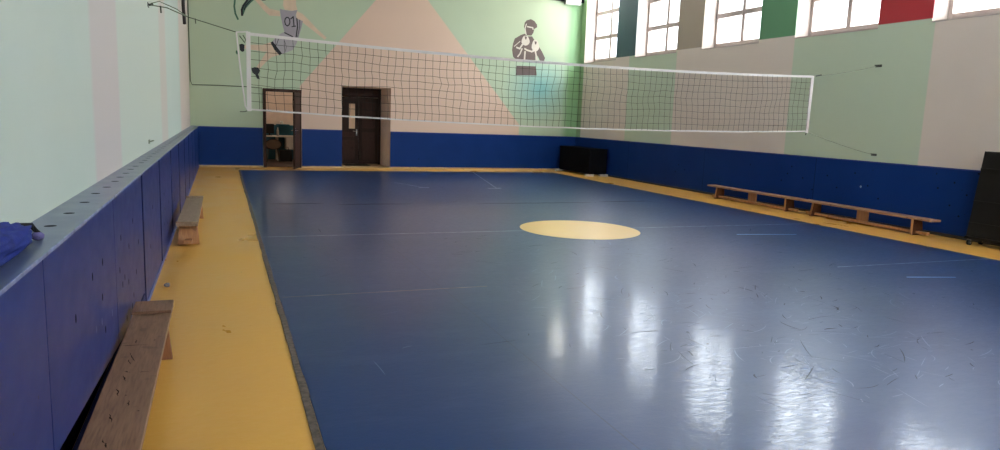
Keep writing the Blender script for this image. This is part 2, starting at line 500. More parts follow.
for x0, x1, y0 in ((2.4, 3.75, 12.35), (4.95, 7.4, 12.3), (7.6, 8.9, 12.45), (1.3, 2.2, 12.5)):   # joint across the court: dark streak, lighter one beyond
    n_ = 14; P = [(x0 + (x1 - x0) * i / n_, y0 + rs.uniform(-.02, .02), .03 * (1 - abs(2 * i / n_ - 1) ** 3) + .003) for i in range(n_ + 1)]
    f.poly([(x, y - h_, .0071) for x, y, h_ in P] + [(x, y + h_, .0071) for x, y, h_ in P[::-1]], 'scratch_dark')
    f.poly([(x, y - h_ * .5 + .09, .0072) for x, y, h_ in P] + [(x, y + h_ * .5 + .09, .0072) for x, y, h_ in P[::-1]], 'scratch_light')
f.build('floor', kind='structure', recalc=False)

MB().box(WX - 0.5, YF - 0.3, ZC, W + 0.6, D + 0.5, ZC + 0.25, 'ceiling').build('ceiling', kind='structure')
MB().box(WX - 0.3, YF - 0.3, 0, WX, D + 0.3, ZC, 'wall_left').build('wall_left', kind='structure')
w = MB(); xs = [WX] + [v for ab in FILL_WIN for v in ab] + [W + 0.02]
w.box(WX, YF - 0.3, 0, W + 0.02, YF, FZ0, 'plaster'); w.box(WX, YF - 0.3, FZ1, W + 0.02, YF, ZC, 'plaster')
for i in range(0, len(xs), 2): w.box(xs[i], YF - 0.3, FZ0, xs[i + 1], YF, FZ1, 'plaster')  # gaps left for the added fill windows
w.build('wall_front', kind='structure')

# right wall with window openings
WR = W + 0.02
w = MB(); TH = 0.5
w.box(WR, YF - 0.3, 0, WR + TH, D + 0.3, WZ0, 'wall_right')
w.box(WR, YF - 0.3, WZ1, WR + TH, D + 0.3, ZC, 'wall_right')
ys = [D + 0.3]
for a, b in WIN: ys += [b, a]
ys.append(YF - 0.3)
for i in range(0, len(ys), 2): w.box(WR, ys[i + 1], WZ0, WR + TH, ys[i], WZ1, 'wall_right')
w.build('wall_right', kind='structure')

# end wall with two door openings
D1A, D1B, D1Z = 1.70, 2.58, 2.08
D2A, D2B, D2Z = 3.765, 5.16, 2.32
w = MB(); DW = D + 0.02
w.box(WX, DW, 0, D1A, DW + .14, ZC, 'wall_back')
w.box(D1B, DW, 0, D2A, DW + .14, ZC, 'wall_back')
w.box(D2B, DW, 0, W + 0.02, DW + .14, ZC, 'wall_back')
w.box(D1A, DW, D1Z, D1B, DW + .14, ZC, 'wall_back')
w.box(D2A, DW, D2Z, D2B, DW + .14, ZC, 'wall_back')
w.build('wall_back', kind='structure')
# the deep recess in front of the double door
AY = 21.95
w = MB()
w.box(D2A - 0.12, DW + .14, 0, D2A, AY + 0.2, D2Z + 0.12, 'small_wall')
w.box(D2B, DW + .14, 0, D2B + 0.12, AY + 0.2, D2Z + 0.12, 'small_wall')
w.box(D2A, DW + .14, D2Z, D2B, AY + 0.2, D2Z + 0.12, 'small_wall')
w.box(D2A, AY + 0.1, 0, D2B, AY + 0.2, D2Z, 'small_wall')
w.build('wall_recess', kind='structure')
MB().box(D2A, D + 0.02, -0.1, D2B, AY + 0.1, 0.02, 'threshold').build('floor_threshold', kind='structure')

# wainscot: back and right are flat boards, the left one is a boxed-in ledge
w = MB()
for a, b in ((WX, 1.625), (2.66, D2A), (D2B, W + .02)):
    w.box(a, D, 0.05, b, D + 0.02, H, 'wainscot')
    w.box(a, D - 0.004, H - 0.02, b, D + 0.0, H + 0.004, 'seam_blue')
w.build('trim_1', kind='structure')
w = MB()
w.box(W, YF, 0.05, W + 0.02, D, H, 'wainscot')
w.box(W - 0.004, YF, H - 0.018, W, D, H + 0.004, 'seam_blue')
for y in (17.3, 13.9, 10.5, 7.2, 4.0): w.box(W - 0.002, y, 0.05, W, y + 0.006, H - 0.02, 'hole')
rr = random.Random(3)
for y0, z0 in [(6.9 + 0.14 * i, 0.35 + 0.17 * ((i * 3) % 5)) for i in range(7)] + [(9.0 + 0.3 * i, 0.45 + 0.1 * ((i * 2) % 5)) for i in range(9)] + [(11.2, .7), (14.6, .5), (14.9, .6), (15.0, .42), (12.3, .8), (8.0, .75), (7.7, .5)]:
    w.disc((W - 0.003, y0 + rr.uniform(-.05, .05), z0), (-1, 0, 0), 0.016, 'hole', 10)
w.disc((W - 0.004, 9.42, 0.62), (-1, 0, 0), 0.02, 'line_white', 10)
w.build('trim_2', kind='structure')

w = MB()
SE = [YF, 1.1, 2.8, 4.52, 6.08, 7.75, 9.48, 11.2, 12.9, 14.53, 16.3, 18.1, D]
for i in range(len(SE) - 1):
    def zlow(y): return 0.045 if y > 6.05 else min(.32, 0.045 + (6.08 - y) * 0.098)
    a, b = SE[i] + 0.004, SE[i + 1] - 0.004; za, zc = zlow(a), zlow(b)
    w.hexa([(-.03, a, za), (-.008, a, za), (-.008, b, zc), (-.03, b, zc), (-.03, a, H - .010), (-.008, a, H - .010), (-.008, b, H - .010), (-.03, b, H - .010)], 'wainscot_left')
for y in SE[4:-1]:
    w.box(-0.035, y - 0.028, 0.045, -0.003, y + 0.028, H - 0.010, 'seam_dark')
w.box(WX, YF, 0.0, -0.10, D, H - 0.010, 'hole')
for k, (y, z, sx) in enumerate([(3.74, .78, 1), (4.05, .787, 1), (4.77, .79, 1), (5.14, .67, 1), (4.67, .61, 1), (4.77, .50, 1), (5.06, .45, 1), (4.88, .52, 1), (4.0, .615, 1),
                  (4.05, .43, 1), (4.3, .45, 0), (3.95, .5, 0), (3.78, .51, 0), (5.4, .8, 1), (5.5, .42, 1), (5.3, .3, 1), (5.2, .25, 1), (5.7, .6, 1), (4.9, .25, 1), (6.6, .4, 1),
                  (6.9, .7, 1), (8.2, .35, 1), (8.3, .5, 1), (8.25, .66, 1), (8.9, .5, 1), (8.6, .3, 1), (9.9, .4, 1), (3.3, .7, 1)]):
    w.disc((-0.006, y, z), (1, 0, 0), 0.021, 'hole' if sx else 'line_white', 10, rx=0.014 if sx else 0.009)
w.build('trim_3', kind='structure')
MB().box(-0.035, YF, 0.0, 0.0, 5.95, 0.15, 'seam_dark').box(-0.035, 5.95, 0.0, 0.0, D, 0.045, 'base_blue').build('baseboard_left', kind='structure')
w = MB()
w.box(WX, YF, H - 0.010, 0.003, D, H, 'ledge')
w.box(0.003, YF, H - 0.012, 0.008, D, H + 0.001, 'ledge_edge')  # pale strip paints in the highlight along the front edge
y = 3.39
rr = random.Random(5)
while y < 17:
    w.disc((-0.098 + rr.uniform(-.006, .006), y, H + 0.0015), (0, 0, 1), 0.024, 'hole', 12)
    y += 0.34 + rr.uniform(-0.05, 0.08)
w.build('trim_4', kind='structure')
w = MB()
for a, b in ((WX, 1.625), (2.66, D2A), (D2B, W)): w.box(a, D - 0.006, 0, b, D + 0.02, 0.05, 'threshold')
w.build('baseboard_back', kind='structure')
MB().box(W - 0.008, YF, 0, W + 0.02, D, 0.05, 'dark_trim').build('baseboard_right', kind='structure')
# dark ledge high on the end wall (it shows in the floor's reflection)
MB().box(WX, D - 0.05, 5.24, W + 0.02, DW, 5.36, 'hole').build('trim_5', kind='structure')

# ---------------------------------------------------------------- windows
win0 = None
for k, (a, b) in enumerate(WIN):
    r = empty(f'window_{k + 1}', (W + 0.36, (a + b) / 2, WZ0)); r['kind'] = 'structure'
    if win0 is None:
        hw = (b - a) / 2; hz = WZ1 - WZ0
        m = MB()
        z0 = 0.06
        m.box(0, -hw, z0, 0.07, -hw + .07, hz, 'frame_white'); m.box(0, hw - .07, z0, 0.07, hw, hz, 'frame_white')
        m.box(0, -hw + .07, hz - .07, 0.07, hw - .07, hz, 'frame_white'); m.box(0, -hw + .07, z0, 0.07, hw - .07, z0 + .08, 'frame_white')
        m.box(-.005, -.05, z0 + .08, 0.065, .05, hz - .07, 'frame_white')
        for zt in (0.72, 1.46): 
            m.box(-.01, -hw + .07, zt - .01, 0.06, -.05, zt + .10, 'frame_white'); m.box(-.01, .05, zt - .01, 0.06, hw - .07, zt + .10, 'frame_white')
        m.build('window_frame', r, 0.006)
        m = MB(); m.box(0.03, -hw + .07, z0 + .08, 0.036, hw - .07, hz - .07, 'glass'); m.build('pane', r)
        m = MB()
        m.hexa([(-.345, -hw, -.02), (0.1, -hw, -.02), (0.1, hw, -.02), (-.345, hw, -.02),
                (-.345, -hw, 0.004), (0.1, -hw, z0 + .015), (0.1, hw, z0 + .015), (-.345, hw, 0.004)], 'sill')
        m.build('window_sill', r)
        win0 = r
    else:
        for ch in win0.children:
            c = ch.copy(); COL.objects.link(c); c.parent = r

for k, (a, b) in enumerate(FILL_WIN):  # frames and panes of the added fill windows, out of view
    r = empty(f'window_{k + 6}', ((a + b) / 2, YF - 0.2, FZ0)); r['kind'] = 'structure'
    hw = (b - a) / 2; hz = FZ1 - FZ0; m = MB()
    m.box(-hw, -.03, 0, -hw + .07, .03, hz, 'frame_white'); m.box(hw - .07, -.03, 0, hw, .03, hz, 'frame_white')
    m.box(-hw + .07, -.03, 0, hw - .07, .03, .07, 'frame_white'); m.box(-hw + .07, -.03, hz - .07, hw - .07, .03, hz, 'frame_white')
    m.box(-.03, -.03, .07, .03, .03, hz - .07, 'frame_white'); m.box(-hw + .07, -.025, 1.3, -.03, .025, 1.37, 'frame_white'); m.box(.03, -.025, 1.3, hw - .07, .025, 1.37, 'frame_white')
    m.build('window_frame', r, 0.006)
    m = MB(); m.box(-hw + .07, -.003, .07, hw - .07, .003, hz - .07, 'glass'); m.build('pane', r)

# ---------------------------------------------------------------- door 1: open door to a small office
r = empty('door_1', (0, DW, 0)); r['kind'] = 'structure'
m = MB()
m.box(1.635, -0.05, 0, 1.715, 0.14, 2.15, 'door_wood_red'); m.box(2.565, -0.05, 0, 2.645, 0.14, 2.15, 'door_wood_red')
m.box(1.715, -0.05, 2.07, 2.565, 0.14, 2.15, 'door_wood_red')
m.build('door_frame', r, 0.006)
hx = 2.60; ang = math.radians(74)
R3 = Matrix.Translation((hx, -0.05, 0)) @ Matrix.Rotation(math.pi + ang, 4, 'Z')
m = MB(); m.box(0, -0.02, 0.02, 0.84, 0.02, 2.06, 'door_wood', R3)
for z0, z1 in ((.18, .95), (1.1, 1.92)):
    for s in (-1, 1): m.box(.12, s * .02 - .004, z0, .72, s * .02 + .004, z1, 'door_wood_red', R3)
lf = m.build('door_leaf', r, 0.004)
m = MB()
for s in (-1, 1):
    m.box(.755, s * .024 - .004, .93, .80, s * .024 + .004, 1.12, 'chrome', R3)
    m.tube([R3 @ Vector((.78, s * .02, 1.05)), R3 @ Vector((.78, s * .07, 1.05)), R3 @ Vector((.66, s * .075, 1.05))], 0.011, 'chrome')
m.build('door_handle', lf, label='chrome lever handle')

# office behind it
m = MB()
m.box(1.2, DW + .14, -.1, 4.0 - .36, 24.1, 0.0, 'small_floor'); m.build('floor_office', kind='structure')
m = MB()
m.box(1.1, 24.0, 0, 3.645, 24.1, 2.7, 'small_wall'); m.box(1.1, 23.985, 0, 3.645, 24.0, 1.10, 'small_teal')
m.box(1.1, DW + .14, 0, 1.2, 24.0, 2.7, 'small_wall'); m.box(1.1, DW + .14, 2.7, 3.645, 24.1, 2.8, 'ceiling')
m.box(3.545, DW + .14, 0, 3.645, 24.0, 2.7, 'small_wall')
m.build('wall_office', kind='structure')
# the office's own ceiling lamp
lamp = empty('ceiling_lamp', (2.35, 22.3, 2.7)); tag(lamp, 'round ceiling lamp lighting the small office behind the open door', 'lamp')
MB().lathe([(0.13, -0.03), (0.14, -0.02), (0.14, 0.0)], (0, 0, 0), 'steel').build('lamp_base', lamp)
MB().lathe([(0.04, -0.10), (0.10, -0.075), (0.125, -0.03)], (0, 0, 0), 'desk_white').build('lamp_shade', lamp, smooth=True)
ld = bpy.data.lights.new('office_light', 'POINT'); ld.energy = 5; ld.color = (1, .85, .7); ld.shadow_soft_size = 0.1
lo = bpy.data.objects.new('office_light', ld); lo.location = (2.35, 22.3, 2.45); COL.objects.link(lo)

# desk, chair and the things on the desk
dk = empty('desk', (2.3, 23.6, 0)); tag(dk, 'small white-topped desk against the teal wall of the side office', 'desk')
MB().box(-.52, -.36, .74, .52, .36, .775, 'desk_white').build('desktop', dk, .005)
m = MB(); m.box(.16, -.34, .36, .5, .34, .74, 'desk_white').build('drawer_unit', dk, .004)
for sx in (-.12, .44):
    for sy in (-.32, .28): MB().box(sx, sy, 0, sx + .04, sy + .04, .74 if sx < 0 else .36, 'desk_white').build('leg', dk)
ch = empty('office_chair', (2.03, 22.75, 0)); tag(ch, 'dark chair with a round brown back in front of the office desk', 'chair')
m = MB()
for x_, y0_, y1_, rr_, mm_ in ((0, -.2, -.165, 1.0, 'rubber'), (0, -.215, -.2, .86, 'chair_brown')):
    m.prism([(.25 * rr_ * math.cos(t), y0_, .545 + .165 * rr_ * math.sin(t)) for t in [2 * math.pi * k / 28 for k in range(28)]], (0, y1_ - y0_, 0), mm_)
m.build('backrest', ch)
MB().lathe([(.20, .40), (.22, .42), (.22, .45), (.19, .465)], (0, 0.05, 0), 'rubber').build('seat', ch, smooth=False)
for sx in (-1, 1):
    for sy in (-1, 1): MB().tube([(sx * .13, .05 + sy * .13, .42), (sx * .19, .05 + sy * .2, 0)], .014, 'dark_steel').build('leg', ch)
for sx in (-1, 1): MB().tube([(sx * .15, -.13, .42), (sx * .13, -.18, .50)], .012, 'dark_steel').build('back_post', ch)
bgk = empty('black_bag', (2.42, 23.08, 0)); tag(bgk, 'black bag standing on the office floor in front of the desk', 'bag')
m = MB(); m.hexa([(-.20, -.1, 0), (.20, -.1, 0), (.20, .1, 0), (-.20, .1, 0), (-.17, -.06, .36), (.17, -.06, .36), (.17, .06, .36), (-.17, .06, .36)], 'rubber').build('bag_body', bgk, .03)
m = MB(); m.tube([(-.1, 0, .34), (-.08, 0, .44), (.08, 0, .44), (.1, 0, .34)], .01, 'rubber').build('bag_handle', bgk)
mo = empty('monitor', (1.98, 23.65, .775)); tag(mo, 'dark computer monitor on the left of the office desk', 'monitor')
MB().box(-.14, -.02, .06, .14, .02, .36, 'rubber').build('screen', mo, .006)
MB().box(-.08, -.07, 0, .08, .07, .015, 'rubber').box(-.02, 0.0, .015, .02, .02, .1, 'rubber').build('stand', mo)
bt = MB().lathe([(.035, 0), (.037, .02), (.037, .17), (.015, .22), (.015, .26)], (0, 0, 0), 'steel').build('water_bottle', smooth=True)
bt.location = (2.22, 23.5, .775); tag(bt, 'grey bottle standing beside the monitor on the office desk', 'bottle')
cp = MB().lathe([(.035, 0), (.045, .02), (.05, .1), (.047, .1), (.04, .02)], (0, 0, 0), 'desk_white').build('white_cup', smooth=True)
cp.location = (2.36, 23.75, 1.13)
tag(cp, 'white cup on the small shelf above the office desk', 'cup')
m = MB(); m.box(2.2, 23.68, 1.105, 2.6, 23.985, 1.13, 'small_teal'); sh = m.build('wall_shelf'); tag(sh, 'narrow teal shelf on the office wall above the desk', 'shelf')

# ---------------------------------------------------------------- door 2: dark double door in the recess
r = empty('door_2', (0, AY, 0)); r['kind'] = 'structure'
m = MB()
m.box(D2A, 0, 0.02, D2A + .07, .1, D2Z, 'door_wood'); m.box(D2B - .07, 0, 0.02, D2B, .1, D2Z, 'door_wood')
m.box(D2A + .07, 0, 2.06, D2B - .07, .1, D2Z, 'door_wood'); m.box(D2A + .09, -.012, 2.10, D2B - .09, 0, 2.27, 'door_wood_red')
m.build('door_frame', r, .005)
mid = 4.49
m = MB(); m.box(D2A + .075, .02, .03, mid - .004, .07, 2.05, 'door_wood')
for zz in ((.15, .75), (.85, 1.0)): m.box(D2A + .17, .01, zz[0], mid - .13, .022, zz[1], 'door_wood_red')
l1 = m.build('door_leaf', r, .004)
MB().box(4.19, .004, 1.10, 4.37, .02, 1.85, 'beige_pane').build('door_window', l1, .003, label='narrow beige upright pane')
m = MB(); m.box(4.405, .008, .90, 4.438, .02, 1.08, 'steel')
m.tube([(4.42, .01, 1.02), (4.42, -.05, 1.02), (4.31, -.055, 1.02)], .011, 'chrome'); m.disc((4.42, .006, .93), (0, -1, 0), .014, 'hole')
m.build('door_handle', l1, label='chrome lever handle')
m = MB(); m.box(mid + .004, .02, .03, D2B - .075, .07, 2.05, 'door_wood')
for zz in ((.15, 1.0), (1.12, 1.92)): m.box(mid + .10, .01, zz[0], D2B - .17, .022, zz[1], 'door_wood_red')
m.build('door_leaf', r, .004)
mt = MB().box(3.98, 21.2, .02, 4.72, 21.8, .032, 'rubber').build('doormat', bevel=.004); tag(mt, 'dark doormat on the threshold before the brown double door', 'doormat')

# ---------------------------------------------------------------- wall paintings
def wp(pts, org, sc, off=0.003):
    out = []
    for a, b in pts:
        x, z = project_to_wall(org[0] + a / sc, org[1] + b / sc, DW); out.append((x, DW - off, z))
    return out


def stroke(m, pts, org, sc, wd, mat, off):
    P = wp(pts, org, sc, off)
    for p, q in zip(P[:-1], P[1:]):
        p, q = Vector(p), Vector(q); d = (q - p)
        if d.length < 1e-5: continue
        n = Vector((-d.z, 0, d.x)).normalized() * wd / 2; e = d.normalized() * wd * .3
        m.poly([p - n - e, q - n + e, q + n + e, p + n - e], mat)


pl = empty('wall_mural', (2.3, DW, 3.2)); tag(pl, 'wall painting of a leaping volleyball player in grey kit numbered 01, beside the left door', 'mural')
inv = Matrix.Translation((-2.3, -DW, -3.2))


def mural_part(name, parent, fn, label=None, iv=inv):
    m = MB(); fn(m)
    bmesh.ops.transform(m.bm, matrix=iv, verts=m.bm.verts)
    return m.build(name, parent, label=label, recalc=False)


O8, S8 = (225, 0), 5.625
for nm, pts, off in (
        ('neck', [(330, -60), (400, -60), (398, -14), (400, 30), (408, 56), (380, 62), (335, 54), (326, 30), (330, -14)], .003),
        ('arm', [(165, -4), (195, -6), (225, 25), (250, 48), (308, 62), (310, 92), (250, 88), (212, 52)], .003),
        ('arm', [(400, 60), (436, 78), (470, 112), (520, 165), (572, 212), (560, 224), (500, 176), (438, 128), (402, 108)], .003),
        ('leg', [(258, 236), (280, 290), (215, 290), (145, 280), (110, 274), (110, 256), (160, 250), (215, 252)], .003),
        ('leg', [(268, 262), (312, 306), (262, 322), (228, 352), (196, 386), (176, 378), (205, 335), (228, 300)], .0034)):
    mural_part(nm, pl, lambda m: m.poly(wp(pts, O8, S8, off), 'mur_skin'))
def fn(m):
    m.poly(wp([(308, 50), (335, 56), (372, 62), (408, 56), (397, 86), (404, 104), (438, 119), (430, 155), (413, 212), (380, 206), (335, 184), (324, 140), (315, 100)], O8, S8, .005), 'mur_grey')
    stroke(m, [(404, 104), (408, 150), (400, 208)], O8, S8, .03, 'mur_black', .0065)
    stroke(m, [(420, 112), (420, 150), (408, 208)], O8, S8, .015, 'mur_black', .0065)
    stroke(m, [(335, 184), (380, 206)], O8, S8, .03, 'mur_black', .0065)
    stroke(m, [(345, 98), (338, 108), (336, 122), (340, 138), (350, 146), (360, 140), (365, 126), (363, 108), (355, 98), (345, 98)], O8, S8, .026, 'mur_black', .0065)
    stroke(m, [(370, 106), (384, 94), (388, 148)], O8, S8, .028, 'mur_black', .0065)
    stroke(m, [(376, 150), (398, 147)], O8, S8, .024, 'mur_black', .0065)
mural_part('jersey', pl, fn, 'grey jersey with black number 01')
def fn(m):
    m.poly(wp([(318, 186), (335, 180), (413, 214), (402, 245), (380, 282), (318, 306), (262, 238), (285, 210)], O8, S8, .005), 'mur_grey2')
    m.poly(wp([(256, 240), (268, 232), (290, 262), (320, 300), (308, 312), (278, 280)], O8, S8, .0065), 'mur_black')
    stroke(m, [(305, 210), (290, 250), (282, 262)], O8, S8, .014, 'mur_black', .0065)
    stroke(m, [(335, 232), (345, 262), (340, 290)], O8, S8, .010, 'mur_black', .0065)
mural_part('shorts', pl, fn, 'light grey shorts with black hem')
def fn(m):
    m.poly(wp([(80, 250), (96, 246), (110, 252), (108, 288), (96, 292), (84, 282)], O8, S8, .005), 'mur_black')
    m.poly(wp([(62, 282), (72, 288), (74, 304), (66, 306), (60, 296)], O8, S8, .005), 'mur_green')
mural_part('shoe', pl, fn)
def fn(m):
    m.poly(wp([(148, 386), (165, 378), (186, 380), (198, 398), (186, 418), (196, 446), (180, 442), (170, 420), (154, 408)], O8, S8, .005), 'mur_black')
mural_part('shoe', pl, fn)
def fn(m):
    O7, S7 = (180, 0), 6.25
    stroke(m, [(352, -30), (343, 0), (339, 40), (346, 85), (362, 120)], O7, S7, .045, 'mur_green', .004)
    m.poly(wp([(470, -6), (440, 20), (412, 52), (394, 98), (388, 70), (400, 36), (425, 5), (440, -8)], O7, S7, .004), 'mur_green')
    stroke(m, [(428, -10), (396, 36), (386, 62), (388, 96)], O7, S7, .05, 'mur_black', .005)
    stroke(m, [(452, -10), (412, 34), (402, 60)], O7, S7, .03, 'mur_black', .005)
    m.poly(wp([(500, -8), (545, -8), (534, 3), (515, 4)], O7, S7, .004), 'mur_black')
mural_part('ball_swoosh', pl, fn, 'dark green and black curved strokes')

bx = empty('wall_mural', (9.4, DW, 3.7)); tag(bx, 'brown stencil painting of a boxer with raised gloves high on the end wall', 'mural')
ivb = Matrix.Translation((-9.4, -DW, -3.7))
OB, SB = (500, 10), 6.0
def fn(m):
    m.poly(wp([(88, 172), (125, 150), (148, 142), (165, 158), (192, 158), (205, 178), (235, 222), (252, 250), (270, 288), (262, 312), (240, 308), (228, 280), (212, 262), (212, 310), (150, 306), (105, 306), (78, 280), (72, 240), (78, 200)], OB, SB), 'mur_brown')
    stroke(m, [(100, 225), (118, 232), (135, 205)], OB, SB, .05, 'mur_pale', .005)
    stroke(m, [(148, 232), (160, 240), (190, 250), (206, 242)], OB, SB, .05, 'mur_pale', .005)
    stroke(m, [(132, 232), (120, 262), (106, 280)], OB, SB, .04, 'mur_pale', .005)
    stroke(m, [(150, 250), (146, 305)], OB, SB, .05, 'mur_pale', .005)
    stroke(m, [(212, 250), (224, 308)], OB, SB, .05, 'mur_pale', .005)
    stroke(m, [(85, 218), (120, 188)], OB, SB, .022, 'mur_pale', .005)
mural_part('body', bx, fn, iv=ivb)
def fn(m):
    m.poly(wp([(148, 76), (160, 62), (185, 55), (206, 66), (222, 88), (222, 104), (206, 114), (200, 136), (188, 154), (162, 152), (150, 128), (144, 100)], OB, SB, .0045), 'mur_brown')
    stroke(m, [(158, 84), (150, 112), (156, 146)], OB, SB, .03, 'mur_pale', .0055)
    stroke(m, [(164, 100), (196, 106), (198, 116)], OB, SB, .035, 'mur_pale', .0055)
mural_part('head', bx, fn, iv=ivb)
for cx, cy, rx, ry in ((153, 184, 24, 30), (212, 214, 22, 36)):
    def fn(m):
        m.poly(wp([(cx + rx * math.cos(t) * (1 + .1 * math.sin(3 * t)), cy + ry * math.sin(t)) for t in [2 * math.pi * k / 18 for k in range(18)]][::-1], OB, SB, .007), 'mur_pale')
        m.poly(wp([(cx - 6, cy - 26), (cx + 8, cy - 24), (cx + 5, cy - 8), (cx - 2, cy - 6)][::-1], OB, SB, .0085), 'mur_brown')
    mural_part('glove', bx, fn, 'pale glove', iv=ivb)
def fn(m):
    m.poly(wp([(99, 334), (215, 338), (220, 393), (94, 391)], OB, SB), 'mur_brown')
mural_part('shorts', bx, fn, iv=ivb)

# ---------------------------------------------------------------- volleyball net
NY = 9.40; NXL, NXR = 0.90, 9.80; NCOL, NROW = 88, 9
def zt(x):
    t = (x - NXL) / (NXR - NXL); return 2.49 - 0.02 * t - 0.085 * 4 * t * (1 - t)
def zb(x):
    t = (x - NXL) / (NXR - NXL); return 1.582 - 0.02 * t - 0.085 * 4 * t * (1 - t)
net = empty('volleyball_net', ((NXL + NXR) / 2, NY, 0)); tag(net, 'black mesh volleyball net with white tapes stretched between the side walls', 'net')
iv = Matrix.Translation((-(NXL + NXR) / 2, -NY, 0))
def nbuild(m, name, label=None, **k):
    bmesh.ops.transform(m.bm, matrix=iv, verts=m.bm.verts); return m.build(name, net, label=label, **k)
def npt(i, j):
    x = NXL + .02 + (NXR - NXL - .04) * i / NCOL; t = j / NROW
    z = zt(x) * (1 - t) + zb(x) * t
    am = math.sin(math.pi * t) * .9 + .12; e = min(1, i / 3, (NCOL - i) / 3)
    n1 = noise.noise((x * 1.3, t * 2.5, 3.1)) + .5 * noise.noise((i * .45, j * .6, 0)); n2 = noise.noise((x * 1.5, t * 2.2, 9.7)) + .4 * noise.noise((i * .5, j * .8, 5))
    n3 = noise.noise((x * .9, t * 1.5, 20))
    return Vector((x + n1 * .045 * am * e, NY + n3 * .06 * am, z + n2 * .04 * math.sin(math.pi * t) * e))
G = [[npt(i, j) for j in range(NROW + 1)] for i in range(NCOL + 1)]
m = MB()
for i in range(NCOL + 1): m.tube(G[i], .0024, 'net_black', 4, False)
for j in range(1, NROW): m.tube([G[i][j] for i in range(NCOL + 1)], .0024, 'net_black', 4, False)
nbuild(m, 'netting')
def tape(f0, f1, name, label, n=60):
    m = MB()
    P = []
    for i in range(n + 1):
        x = NXL + (NXR - NXL) * i / n; P.append((x, f0(x), f1(x)))
    for (xa, a0, a1), (xb, b0, b1) in zip(P[:-1], P[1:]):
        ya = NY + .004 * math.sin(xa * 3); yb = NY + .004 * math.sin(xb * 3)
        m.hexa([(xa, ya - .005, a0), (xb, yb - .005, b0), (xb, yb + .005, b0), (xa, ya + .005, a0),
                (xa, ya - .005, a1), (xb, yb - .005, b1), (xb, yb + .005, b1), (xa, ya + .005, a1)], 'white')
    nbuild(m, name, label)
wv = lambda x: .006 * noise.noise((x * 2.2, 0, 0))
tape(lambda x: zt(x) - .018, lambda x: zt(x) + .018, 'top_tape', 'white top tape')
tape(lambda x: zb(x) - .010 + wv(x), lambda x: zb(x) + .010 + wv(x), 'bottom_tape', 'white bottom tape')
m = MB(); m.box(NXL - .026, NY - .01, 1.56, NXL + .026, NY + .01, 2.515, 'white'); nbuild(m, 'side_tape', 'white left side tape', bevel=.003)
m = MB(); m.hexa([(NXR - .015, NY - .01, 1.535), (NXR + .030, NY - .01, 1.535), (NXR + .030, NY + .01, 1.535), (NXR - .015, NY + .01, 1.535),
                  (NXR - .015, NY - .01, 2.485), (NXR + .042, NY - .01, 2.485), (NXR + .042, NY + .01, 2.485), (NXR - .015, NY + .01, 2.485)], 'white'); nbuild(m, 'side_tape', 'white right side tape')
m = MB(); m.tube([(NXL - .135, NY, 2.50), (NXL - .10, NY, 2.1), (NXL - .045, NY, 1.62), (NXL - .02, NY, 1.575)], .011, 'white', 6)
m.tube([(NXL - .135, NY, 2.50), (NXL, NY, 2.515)], .009, 'white', 6)
m.tube([(NXL - .10, NY, 2.46), (NXL - .04, NY, 2.38), (NXL - .03, NY, 2.42), (NXL - .06, NY, 2.47)], .006, 'rope', 6)
nbuild(m, 'side_cord', 'slack white cord beside the left edge')
def rope(a, b, sag, r, name, n=12, mt='rope'):
    m = MB(); a, b = Vector(a), Vector(b)
    m.tube([a.lerp(b, i / n) - Vector((0, 0, sag * 4 * (i / n) * (1 - i / n))) for i in range(n + 1)], r, mt, 6); return m
LH = Vector((WX, 9.42, 2.735))
m = rope((NXL - .14, NY, 2.50), LH + Vector((.42, 0, -.10)), .0, .0055, 'r')
m.tube([LH + Vector((.03, 0, 0)), LH + Vector((.20, 0, -.015)), LH + Vector((.42, 0, -.10))], .007, 'rope_pale', 6)
m.tube([LH + Vector((.03, 0, .02)), LH + Vector((.12, .0, .05)), LH + Vector((.30, .0, -.02)), LH + Vector((.42, 0, -.10))], .006, 'rope_pale', 6)
m.tube([LH + Vector((.50, 0, -.11)), LH + Vector((.505, 0, -.17))], .006, 'dark_steel', 6)
m.tube([LH + Vector((.13, 0, -.0)), LH + Vector((.135, 0, -.08))], .010, 'dark_steel', 6)
nbuild(m, 'top_rope', 'top rope with shackle to the left wall')
m = rope((NXL, NY, 1.575), (NXL - .11, NY, 1.55), .01, .006, 'r', 4); nbuild(m, 'bottom_rope', 'short loose cord end')
m = rope((NXR + .05, NY, 2.48), (W, 9.36, 2.728), .02, .0035, 'r', 12, 'rope_pale'); m.tube([(NXR + .09, NY, 2.487), (NXR + .2, NY, 2.51)], .012, 'dark_steel', 6); nbuild(m, 'top_rope', 'top rope to the window wall')
m = rope((NXR + .02, NY, 1.55), (W, 9.25, 1.20), .02, .0035, 'r', 12, 'rope_pale'); m.tube([(NXR + .0, NY, 1.54), (NXR - .01, NY, 1.50)], .009, 'dark_steel', 6); nbuild(m, 'bottom_rope', 'bottom rope to the window wall')

